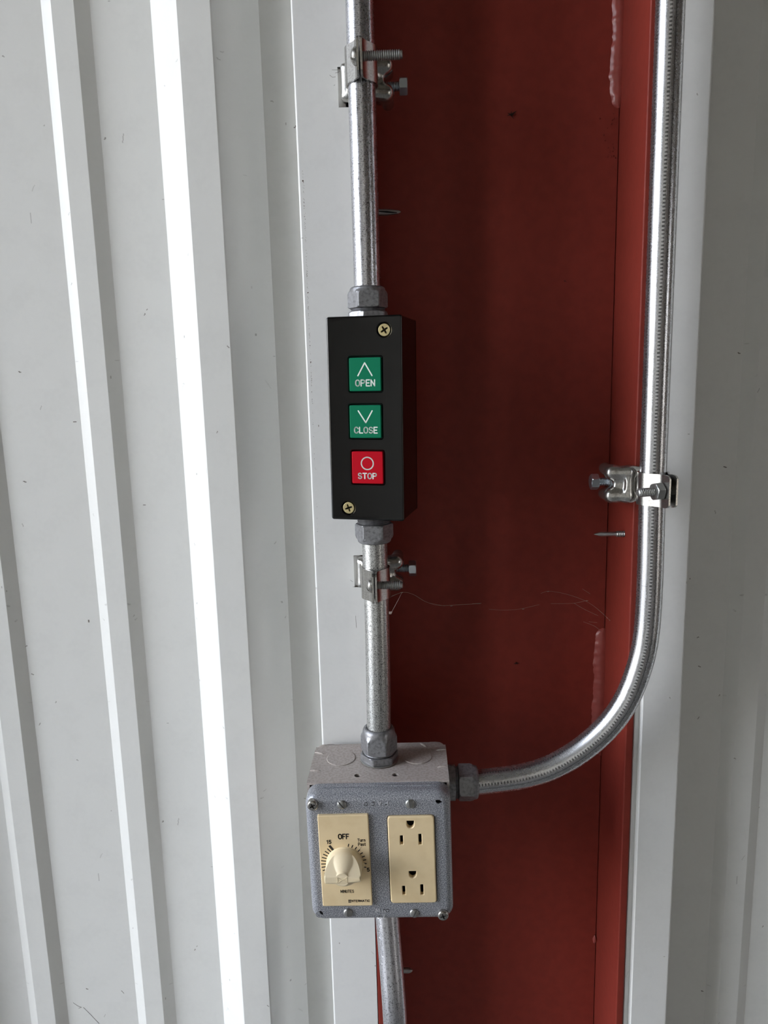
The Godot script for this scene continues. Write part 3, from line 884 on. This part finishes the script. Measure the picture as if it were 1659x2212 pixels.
func write(b: MB, word: String, x0: float, x1: float, y0: float, h: float, w: float, z0: float, z1: float, space := 0.30) -> void:
	# letters h high set so that the word fills x0 to x1
	var total := 0.0
	for ch in word: total += GLYPH_W.get(ch, 0.72)
	var k := (x1 - x0) / (total + space * (word.length() - 1))
	var x := x0
	for ch in word:
		for s in glyph(ch):
			stroke(b, s.map(func(p): return Vector2(x + p.x * k, y0 + p.y * h)), w, z0, z1)
		x += (GLYPH_W.get(ch, 0.72) + space) * k
func letters(word: String, x0: float, x1: float, y0: float, h: float, w: float, z: float, m: Material, parent: Node, called := "lettering", depth := 0.05, space := 0.30) -> MeshInstance3D:
	var b := MB.new()
	write(b, word, x0, x1, y0, h, w, z - 0.1, z + depth, space)
	return part(called, b.commit(), m, parent)

func build_station() -> void:
	var t := thing("control_station", "black lacquered door control box with three square push buttons", "control box", Vector3(-23.6, -26.1, 25))
	t.basis = Basis(Vector3(0, 1, 0), -deg_to_rad(12.1)) * Basis(Vector3(0, 0, 1), -deg_to_rad(0.56))
	var W := 51.2
	var H := 135.6
	var D := 47.0
	# enclosure: a hollow tray that the cover closes
	var b := MB.new()
	b.extrude(rrect(0, 0, W - 0.6, H - 0.6, 1.2), -D / 2, -D / 2 + 2)
	var wall := rrect(0, 0, W - 0.6, H - 0.6, 1.2)
	b.extrude(wall, -D / 2, D / 2 - 3.2, [rrect(0, 0, W - 5, H - 5, 1.0)])
	part("enclosure", b.commit(), M.black, t)
	# cover with three square openings and two screw dimples
	b = MB.new()
	var by := [30.2, -0.8, -31.6]
	var bx := [0.55, 0.15, 1.0]
	var holes := []
	for k in 3: holes.append(rrect(bx[k] + 0.1, by[k] + 0.1, 23.2, 23.2, 1.2, 3))
	var scr := [Vector2(13.7, 58.4), Vector2(-13.3, -59.6)]
	for p in scr: holes.append(circle(p.x, p.y, 4.7, 28))
	b.extrude(rrect(0, 0, W, H, 1.6), D / 2 - 3.2, D / 2, holes, 1.2, 4, 0.55)
	part("cover_plate", b.commit(), M.black, t)
	var back := MB.new()
	back.extrude(rrect(0, 0, W - 4, H - 4, 1.0), D / 2 - 12, D / 2 - 4.2)
	part("inner_plate", back.commit(), M.dark, t)
	var names := ["OPEN", "CLOSE", "STOP"]
	var labels := ["green button with an up arrow reading OPEN", "green button with a down arrow reading CLOSE", "red button with a circle reading STOP"]
	for k in 3:
		var z1 := D / 2 + 0.3
		var cap_b := MB.new()
		cap_b.extrude(rrect(bx[k] - 0.1, by[k], 21.9, 21.9, 1.0, 4), D / 2 - 5, z1, [], 0.7, 3)
		var btn := part("push_button", cap_b.commit(), M.scarlet if k == 2 else M.green, t, Vector3.ZERO, labels[k])
		var sy := MB.new()
		if k == 0: stroke(sy, [Vector2(-4.4, 29.4), Vector2(0.35, 37.7), Vector2(5.2, 29.4)], 0.85, z1 - 0.2, z1 + 0.06)
		elif k == 1: stroke(sy, [Vector2(-4.7, 6.4), Vector2(0.35, -1.4), Vector2(4.9, 6.4)], 0.85, z1 - 0.2, z1 + 0.06)
		else: stroke(sy, arc(0.85, -28.7, 4.15, 4.15, 0, 360, 36), 0.8, z1 - 0.2, z1 + 0.06)
		part("arrow_symbol" if k < 2 else "circle_symbol", sy.commit(), M.white_ink, btn)
		var tx := MB.new()
		var ext: Array = [[-6.0, 6.9, 22.7, 3.9], [-7.6, 8.1, -8.3, 3.8], [-5.6, 7.0, -39.0, 3.6]][k]
		write(tx, names[k], ext[0], ext[1], ext[2], ext[3], 0.78, z1 - 0.2, z1 + 0.06)
		part("lettering", tx.commit(), M.white_ink, btn)
	for p in scr:
		part("cover_screw", cross_head(MB.new(), 4.05, 2.0, 0.35, 2.7, 1.25, 0.55 if p.x > 0 else 0.35), M.brass, t, Vector3(p.x, p.y, D / 2 - 2.6), "pale brass cross-head screw")

# ------------------------------------------------------------------ junction box
const JB := Vector3(-25.7, -330, 0)
const JROLL := 0.0148
func jbasis() -> Basis: return Basis(Vector3(0, 0, 1), JROLL)

func build_junction_box() -> void:
	var t := thing("junction_box", "square galvanised steel junction box with a raised cover", "junction box", JB)
	t.basis = jbasis()
	var hw := 50.6
	var hy := 50.2
	# body: back, four walls; the top wall has two small holes and two knockouts
	var b := MB.new()
	b.extrude(rrect(0, 0, hw * 2, hy * 2, 6), 5, 6.8)
	var sides := MB.new()
	sides.box(Vector3(-hw, -hy, 6), Vector3(-hw + 1.8, hy - 1.8, 60)); sides.box(Vector3(hw - 1.8, -hy, 6), Vector3(hw, hy - 1.8, 60)); sides.box(Vector3(-hw, -hy, 6), Vector3(hw, -hy + 1.8, 60))
	b.v.append_array(sides.v); b.uv.append_array(sides.uv)
	# top wall, drawn as an outline in (x, -z) and laid flat
	var out := [Vector2(-hw, -61), Vector2(hw, -61), Vector2(hw, -13), Vector2(hw - 1.4, -12), Vector2(hw - 1.4, -9.5), Vector2(hw - 7, -4.6), Vector2(hw - 12, -4.6), Vector2(hw - 13, -6), Vector2(-hw + 15, -6), Vector2(-hw + 14, -4.6), Vector2(-hw + 9, -4.6), Vector2(-hw + 1.4, -10), Vector2(-hw + 1.4, -12.4), Vector2(-hw, -13.4)]
	b.xf = Transform3D(Basis(Vector3(1, 0, 0), Vector3(0, 0, -1), Vector3(0, 1, 0)), Vector3.ZERO)
	b.extrude(out, hy - 1.8, hy, [circle(-15.0, -52.5, 2.3, 18), circle(12.2, -52.5, 2.3, 18)])
	b.xf = Transform3D.IDENTITY
	var body := part("box_body", b.commit(30), M.dusty, t)
	var kn := MB.new()
	kn.lathe([Vector2(10.9, 0), Vector2(10.9, 0.35), Vector2(10.5, 0.62), Vector2(9, 0.55)], 40)
	var km := kn.commit(30)
	for x in [-29.0, 28.6]: part("knockout", km, M.dusty, body, Vector3(x, hy - 0.05, 27.5))
	# pressed lugs along the edges of the top wall
	for q in [[-hw + 4.0, 19.0, 0.4], [-hw + 4.0, 45.0, 0.1], [hw - 4.0, 18.0, -0.2], [hw - 4.0, 43.0, -0.1], [hw - 17, 10.0, 0.9]]:
		var lg := MB.new()
		var d := Vector3(cos(q[2]), 0, sin(q[2])) * 4.0
		var c := Vector3(q[0], hy - 0.2, q[1])
		lg.tube([c - d, c - d * 0.4 + Vector3(0, 0.5, 0), c + d * 0.4 + Vector3(0, 0.5, 0), c + d], [0.3, 0.9, 0.9, 0.3], 8)
		part("pressed_lug", lg.commit(60), M.dusty, body)
	# inside darkness is real: the box is closed by the cover, which is a rounded tray with openings
	var cv := MB.new()
	var R := 5.5
	var holes := [rrect(-24.3, -0.5, 33.4, 66.8, 1.4, 3), rrect(22.7, -1.2, 33.6, 68.4, 2.6, 4), circle(42.8, 43.4, 2.7, 20), circle(-45.0, -43.5, 2.7, 20)]
	var outer := rrect(0, -0.2, hw * 2 + 0.2, hy * 2 - 1.4, 9.0, 7)
	var rings := [MB.at_z(outer, 60.5)]
	for s in 8:
		var a := PI / 2 * s / 7
		rings.append(MB.at_z(MB.inset(outer, R * (1 - cos(a))), 75.5 - R + R * sin(a)))
	for i in rings.size() - 1: cv.ring_strip(rings[i], rings[i + 1])
	var face := MB.inset(outer, R)
	cv.cap(face, holes, 75.5, true)
	cv.cap(face, holes, 73.9, false)
	for h in holes:
		var r: Array = h.duplicate(); r.reverse()
		cv.ring_strip(MB.at_z(r, 73.9), MB.at_z(r, 75.5))
	# inner skin
	var irings := [MB.at_z(MB.inset(outer, 1.6), 60.5)]
	irings.append(MB.at_z(MB.inset(outer, 1.6), 70.0)); irings.append(MB.at_z(face, 73.9))
	for i in irings.size() - 1:
		var p: Array = irings[i].duplicate(); var q: Array = irings[i + 1].duplicate(); p.reverse(); q.reverse()
		cv.ring_strip(p, q)
	cv.ring_strip(irings[0], rings[0])
	var cover := part("cover", cv.commit(30), M.galv, t, Vector3.ZERO, "raised galvanised cover stamped PACO upside down")
	# bead pressed into the upper edge of the cover
	var bead := MB.new()
	bead.tube([Vector3(-41, 49.4, 66), Vector3(-38, 49.55, 66), Vector3(38, 49.55, 66), Vector3(41, 49.4, 66)], [0.2, 0.55, 0.55, 0.2], 8)
	part("pressed_bead", bead.commit(60), M.galv, cover)
	# screws
	for q in [[-44.8, 42.4, 0.5], [43.1, -44.5, 0.35]]:
		part("cover_screw", cross_head(MB.new(), 3.9, 3.0, 1.5, 2.2, 0.95, q[2]), M.zinc, cover, Vector3(q[0], q[1], 75.4), "round cross-head screw")
	for q in [[-24.7, 41.7, 0.70], [22.6, 41.4, 0.10], [-24.4, -42.4, 0.03], [22.7, -43.5, -0.45]]:
		var o := part("device_screw", slotted_head(pan_head_profile(3.35, 1.9), 0.95, 0.6), M.zinc_dull, cover, Vector3(q[0], q[1], 75.4), "slotted screw")
		o.rotation.z = q[2]
	# stamped writing stands upside down
	for q in [["P A C O", -8.2, 8.2, 40.6, 43.3, 0.32], ["CU.IN.", -4.4, 5.4, -39.8, -42.4, 0.30], ["7.5", -1.6, 2.8, -44.3, -47.4, 0.30]]:
		var b2 := MB.new()
		var hgt := absf(q[4] - q[3])
		write(b2, q[0], -(q[2] - q[1]) / 2, (q[2] - q[1]) / 2, -hgt / 2, hgt, q[5] + 0.06, -0.1, 0.25, 0.35)
		var o := part("stamped_lettering", b2.commit(), M.stamp, cover, Vector3((q[1] + q[2]) / 2 - 1.0, (q[3] + q[4]) / 2, 75.5))
		o.rotation.z = PI

func build_timer() -> void:
	var t := thing("timer_switch", "ivory spring-wound timer switch with a round knob", "timer switch", JB)
	t.basis = jbasis()
	var z := 77.6
	var b := MB.new(); b.extrude(rrect(-24.3, -0.5, 35.4, 70.6, 1.0, 4), 75.3, z, [], 0.7, 3)
	b.extrude(rrect(-24.3, -0.5, 32.0, 65.0, 1.0, 3), 58, 75.6)
	var plate := part("face_plate", b.commit(), M.ivory, t)
	var i := z + 0.03
	letters("OFF", -28.0, -20.9, 16.9, 3.5, 0.78, i, M.black_ink, plate)
	letters("15", -36.4, -33.5, 13.4, 2.5, 0.62, i, M.black_ink, plate)
	letters("Turn", -14.8, -9.6, 14.6, 2.1, 0.42, i, M.black_ink, plate)
	letters("Past", -14.5, -9.5, 11.4, 2.2, 0.42, i, M.black_ink, plate)
	letters("5", -9.2, -7.7, -8.5, 2.5, 0.62, i, M.black_ink, plate)
	letters("10", -36.8, -34.1, -17.5, 2.4, 0.62, i, M.black_ink, plate)
	letters("MINUTES", -28.6, -19.4, -25.0, 2.1, 0.34, i, M.black_ink, plate)
	letters("NTERMATIC", -21.1, -8.5, -32.4, 1.5, 0.36, i, M.black_ink, plate)
	var lg := MB.new()
	for k in 3:
		var yy := -30.9 - k * 0.85
		lg.extrude([Vector2(-23.6, yy - 0.3), Vector2(-21.6, yy - 0.3), Vector2(-21.6, yy + 0.3), Vector2(-23.6, yy + 0.3)], i - 0.02, i + 0.05)
	part("emblem", lg.commit(), M.black_ink, plate)
	# scale marks round the knob
	var mk := MB.new()
	var c := Vector2(-24.9, -2.2)
	for k in 19:
		var a := deg_to_rad(125.0 + k * 9.2) if k < 10 else deg_to_rad(76.0 - (k - 10) * 11.0)
		var r0 := 12.6; var r1 := 16.4; var w := 0.72
		if k == 0: w = 1.7; r1 = 17.2
		if k >= 10: r0 = 13.4; r1 = 15.6
		var d := Vector2(cos(a), sin(a)); var e := Vector2(-d.y, d.x) * w / 2
		mk.extrude([c + d * r0 - e, c + d * r1 - e, c + d * r1 + e, c + d * r0 + e], i - 0.02, i + 0.05)
	mk.extrude([Vector2(-13.2, 9.6), Vector2(-12.3, 10.2), Vector2(-12.0, 10.9), Vector2(-13.4, 8.9)], i - 0.02, i + 0.05)
	part("scale_marks", mk.commit(), M.black_ink, plate)
	# knob: a skirt, a dome that rises to a round hub, and a straight grip across it
	var kb := MB.new()
	var rim := 12.6
	var top := 17.5
	var hf := func(x: float, y: float) -> float:
		var r := Vector2(x, y).length()
		var s := clampf((rim - r) / (rim - 4.3), 0.0, 1.0)
		var h := 5.0 + 11.5 * pow(s, 0.62)
		if r < 4.7: h = top - 0.3
		var half := 2.3 - 0.09 * maxf(0.0, x) if x > 0 else 2.3
		var gy := absf(y)
		if gy < half: h = maxf(h, top)
		else: h = maxf(h, top - (gy - half) * 1.25)
		if r > rim - 0.6: h = minf(h, top - 1.0)
		return h
	var nr := 30
	var na := 96
	var rings := []
	for ri in nr + 1:
		var ring := []
		var r: float = rim * ri / nr
		for k in na:
			var a := TAU * k / na
			var x := r * cos(a); var y := r * sin(a)
			ring.append(Vector3(x, y, hf.call(x, y)))
		rings.append(ring)
	for ri in nr:
		for k in na:
			var j := (k + 1) % na
			if ri > 0: kb.tri(rings[ri][k], rings[ri + 1][k], rings[ri + 1][j])
			else: kb.tri(rings[0][0], rings[1][k], rings[1][j])
			if ri > 0: kb.tri(rings[ri][k], rings[ri + 1][j], rings[ri][j])
	var foot := []
	for k in na:
		var a := TAU * k / na
		foot.append(Vector3(rim * cos(a), rim * sin(a), 0.6))
	kb.ring_strip(foot, rings[nr])
	kb.fan(foot, false)
	var knob := part("knob", kb.commit(42), M.ivory_pale, t, Vector3(c.x, c.y, z), "pale round knob with a straight grip")
	var sk := MB.new(); sk.extrude(circle(0, 0, 12.9, 64), 0, 1.2, [], 0.4, 2)
	part("skirt", sk.commit(), M.ivory_pale, knob)
	var pt := MB.new(); pt.extrude([Vector2(11.6, -2.4), Vector2(14.6, 0.0), Vector2(11.6, 2.4)], 0.8, 3.4)
	part("pointer", pt.commit(), M.ivory_pale, knob)
	var bow := MB.new()
	stroke(bow, [Vector2(-3.2, 1.9), Vector2(-3.2, -1.9), Vector2(3.2, 1.9), Vector2(3.2, -1.9), Vector2(-3.2, 1.9)], 0.45, top - 0.3, top + 0.22)
	stroke(bow, [Vector2(4.6, 0), Vector2(12.0, 0)], 0.4, top - 0.3, top + 0.22)
	part("bow_tie_emblem", bow.commit(), M.ivory_pale, knob)

func d_shape(cx: float, cy: float, w: float, h: float) -> Array:      # flat on top, round below
	var o := [Vector2(cx + w / 2, cy + h / 2), Vector2(cx - w / 2, cy + h / 2)]
	for s in 13: o.append(Vector2(cx + w / 2 * cos(PI + PI * s / 12), cy + h / 2 - h * 0.45 + h * 0.55 * sin(PI + PI * s / 12)))
	return o

func build_outlet() -> void:
	var t := thing("wall_outlet", "ivory double power outlet in the junction box cover", "outlet", JB)
	t.basis = jbasis()
	var z := 77.0
	var holes := [d_shape(22.3, 26.4, 5.0, 5.4), d_shape(22.6, -12.2, 5.0, 5.2)]
	for q in [[15.8, 14.7, 2.0, 6.7], [28.7, 15.0, 2.0, 8.0], [16.0, -24.4, 2.0, 6.7], [28.8, -24.1, 2.0, 8.0]]: holes.append(rrect(q[0], q[1], q[2], q[3], 0.15, 1))
	var b := MB.new(); b.extrude(rrect(22.7, -1.1, 32.5, 67.2, 2.2, 5), z - 3.4, z, holes, 1.0, 4, 0.45)
	part("face", b.commit(), M.ivory, t)
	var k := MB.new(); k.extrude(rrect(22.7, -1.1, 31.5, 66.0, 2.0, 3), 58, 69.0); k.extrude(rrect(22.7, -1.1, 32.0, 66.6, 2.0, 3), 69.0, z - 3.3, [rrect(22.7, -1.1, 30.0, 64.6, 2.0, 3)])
	part("slot_shade_backing", k.commit(), M.dark, t)  # near-black backing stands in for the shade inside the slots

# ------------------------------------------------------------------ screws, cobweb, dirt
func build_small() -> void:
	var prof := [Vector2(2.1, 0)]
	for k in 5: prof.append_array([Vector2(2.5, 0.6 + k * 1.3), Vector2(1.9, 1.2 + k * 1.3)])
	var head := prof.duplicate()
	var long := head + [Vector2(1.75, 8.0), Vector2(1.75, 18.0), Vector2(1.4, 19.5), Vector2(0.25, 23.4)]
	var b := MB.new(); b.lathe(long, 24)
	var s := solo("self_drilling_screw", b.commit(30), M.zinc_dull, "long pointed screw tip through the column beside the curved conduit", "screw", Vector3(164.9, -121.0, -20), "screw tips poking through the column")
	s.basis = to_x(-1)
	var drill := head + [Vector2(2.2, 7.6), Vector2(2.4, 8.4), Vector2(2.3, 16.0), Vector2(1.9, 20.0), Vector2(1.1, 25.6), Vector2(0.2, 26.8)]
	b = MB.new(); b.lathe(drill, 24)
	s = solo("self_drilling_screw", b.commit(30), M.zinc_dull, "dark screw tip beside the straight conduit above the black control box", "screw", Vector3(-29.3, 119.2, -20), "screw tips poking through the column")
	s.basis = to_x(1)
	var fl := MB.new()
	fl.tube([Vector3(-0.5, 9, 2.2), Vector3(0.2, 17, 2.3), Vector3(0.8, 24, 1.5)], [0.3, 0.7, 0.3], 8)
	part("drill_flute", fl.commit(60), M.dark, s)
	b = MB.new(); b.lathe(head + [Vector2(2.3, 7.6), Vector2(2.3, 20.5), Vector2(1.7, 22.6), Vector2(0.5, 24.0)], 24)
	s = solo("self_drilling_screw", b.commit(30), M.zinc_dull, "blunt grey screw tip beside the dull conduit under the junction box", "screw", Vector3(-29.3, -505.3, -20), "screw tips poking through the column")
	s.basis = to_x(1)
	# cobweb strung from the clamp under the control box across to the right flange
	var web := MB.new()
	var main := [P(843, 1290, 14), P(868, 1280, 8), P(892, 1284, -4), P(920, 1300, -14), P(950, 1308, -24), P(995, 1306, -34), P(1038, 1304, -42)]
	var lines := [main,
		[P(1056, 1316, -44), P(1085, 1318, -48), P(1120, 1316, -52), P(1165, 1306, -55)],
		[P(1168, 1282, -55), P(1185, 1277, -55), P(1225, 1284, -56), P(1262, 1297, -57), P(1285, 1311, -58), P(1310, 1333, -56), P(1335, 1358, -40), P(1354, 1380, -26)],
		[P(1190, 1304, -56), P(1240, 1303, -57), P(1268, 1297, -57)],
		[P(1240, 1303, -57), P(1262, 1316, -58), P(1292, 1330, -58)],
		[P(1260, 1343, -60), P(1285, 1353, -60), P(1298, 1364, -62)],
		[P(1272, 1343, -60), P(1290, 1345, -60)],
		[P(868, 1280, 8), P(858, 1300, 4), P(846, 1322, 2)],
		[P(868, 1280, 8), P(858, 1283, 8), P(846, 1287, 10)],
		[P(1020, 1304, -40), P(1040, 1303, -41)], [P(1258, 1272, -58), P(1275, 1283, -58)], [P(925, 1302, -15), P(960, 1309, -26)]]
	for l in lines:
		web.tube(smooth_path(l, 3.0), 0.11 if l != main else 0.14, 5)
	var nodes := [P(868, 1280, 8), P(975, 1309, -30), P(1184, 1278, -55), P(1268, 1298, -57), P(1130, 1316, -52)]
	for p in nodes: web.tube([p - Vector3(1, 0, 0), p, p + Vector3(1, 0.2, 0)], [0.1, 0.32, 0.1], 6)
	solo("cobweb", web.commit(70), M.silk, "thin dusty cobweb strung across the red column", "cobweb")
	# cocoon at the end of one thread, and bits of dirt stuck to the web of the column
	var co := MB.new(); var cp := P(843, 1324, 2)
	co.tube([cp + Vector3(-1.2, -0.8, 0), cp, cp + Vector3(1.4, 0.9, 0)], [0.4, 1.3, 0.3], 8)
	solo("insect_cocoon", co.commit(70), M.silk, "tiny pale cocoon hanging beside the speckled conduit", "cocoon")
	rng.seed = 8
	for q in [[1103, 248, 4.2, "dry tuft of dirt stuck high on the red column"], [1220, 607, 1.1, "small black fleck of dirt on the red column"], [1115, 1432, 2.6, "dry wisp of dirt low on the red column"]]:
		var d := MB.new()
		var p0 := P(q[0], q[1], -66.4)
		for k in 14:
			var a: Vector3 = Vector3(rng.randfn(), rng.randfn() * 0.6, absf(rng.randfn()) * 0.3) * (q[2] * 0.55)
			d.tube([p0, p0 + a * 0.5 + Vector3(0, 0, 0.3), p0 + a], [q[2] * 0.10, q[2] * 0.07, 0.05], 5)
		solo("dirt_clump", d.commit(70), M.dirt, q[3], "dirt")
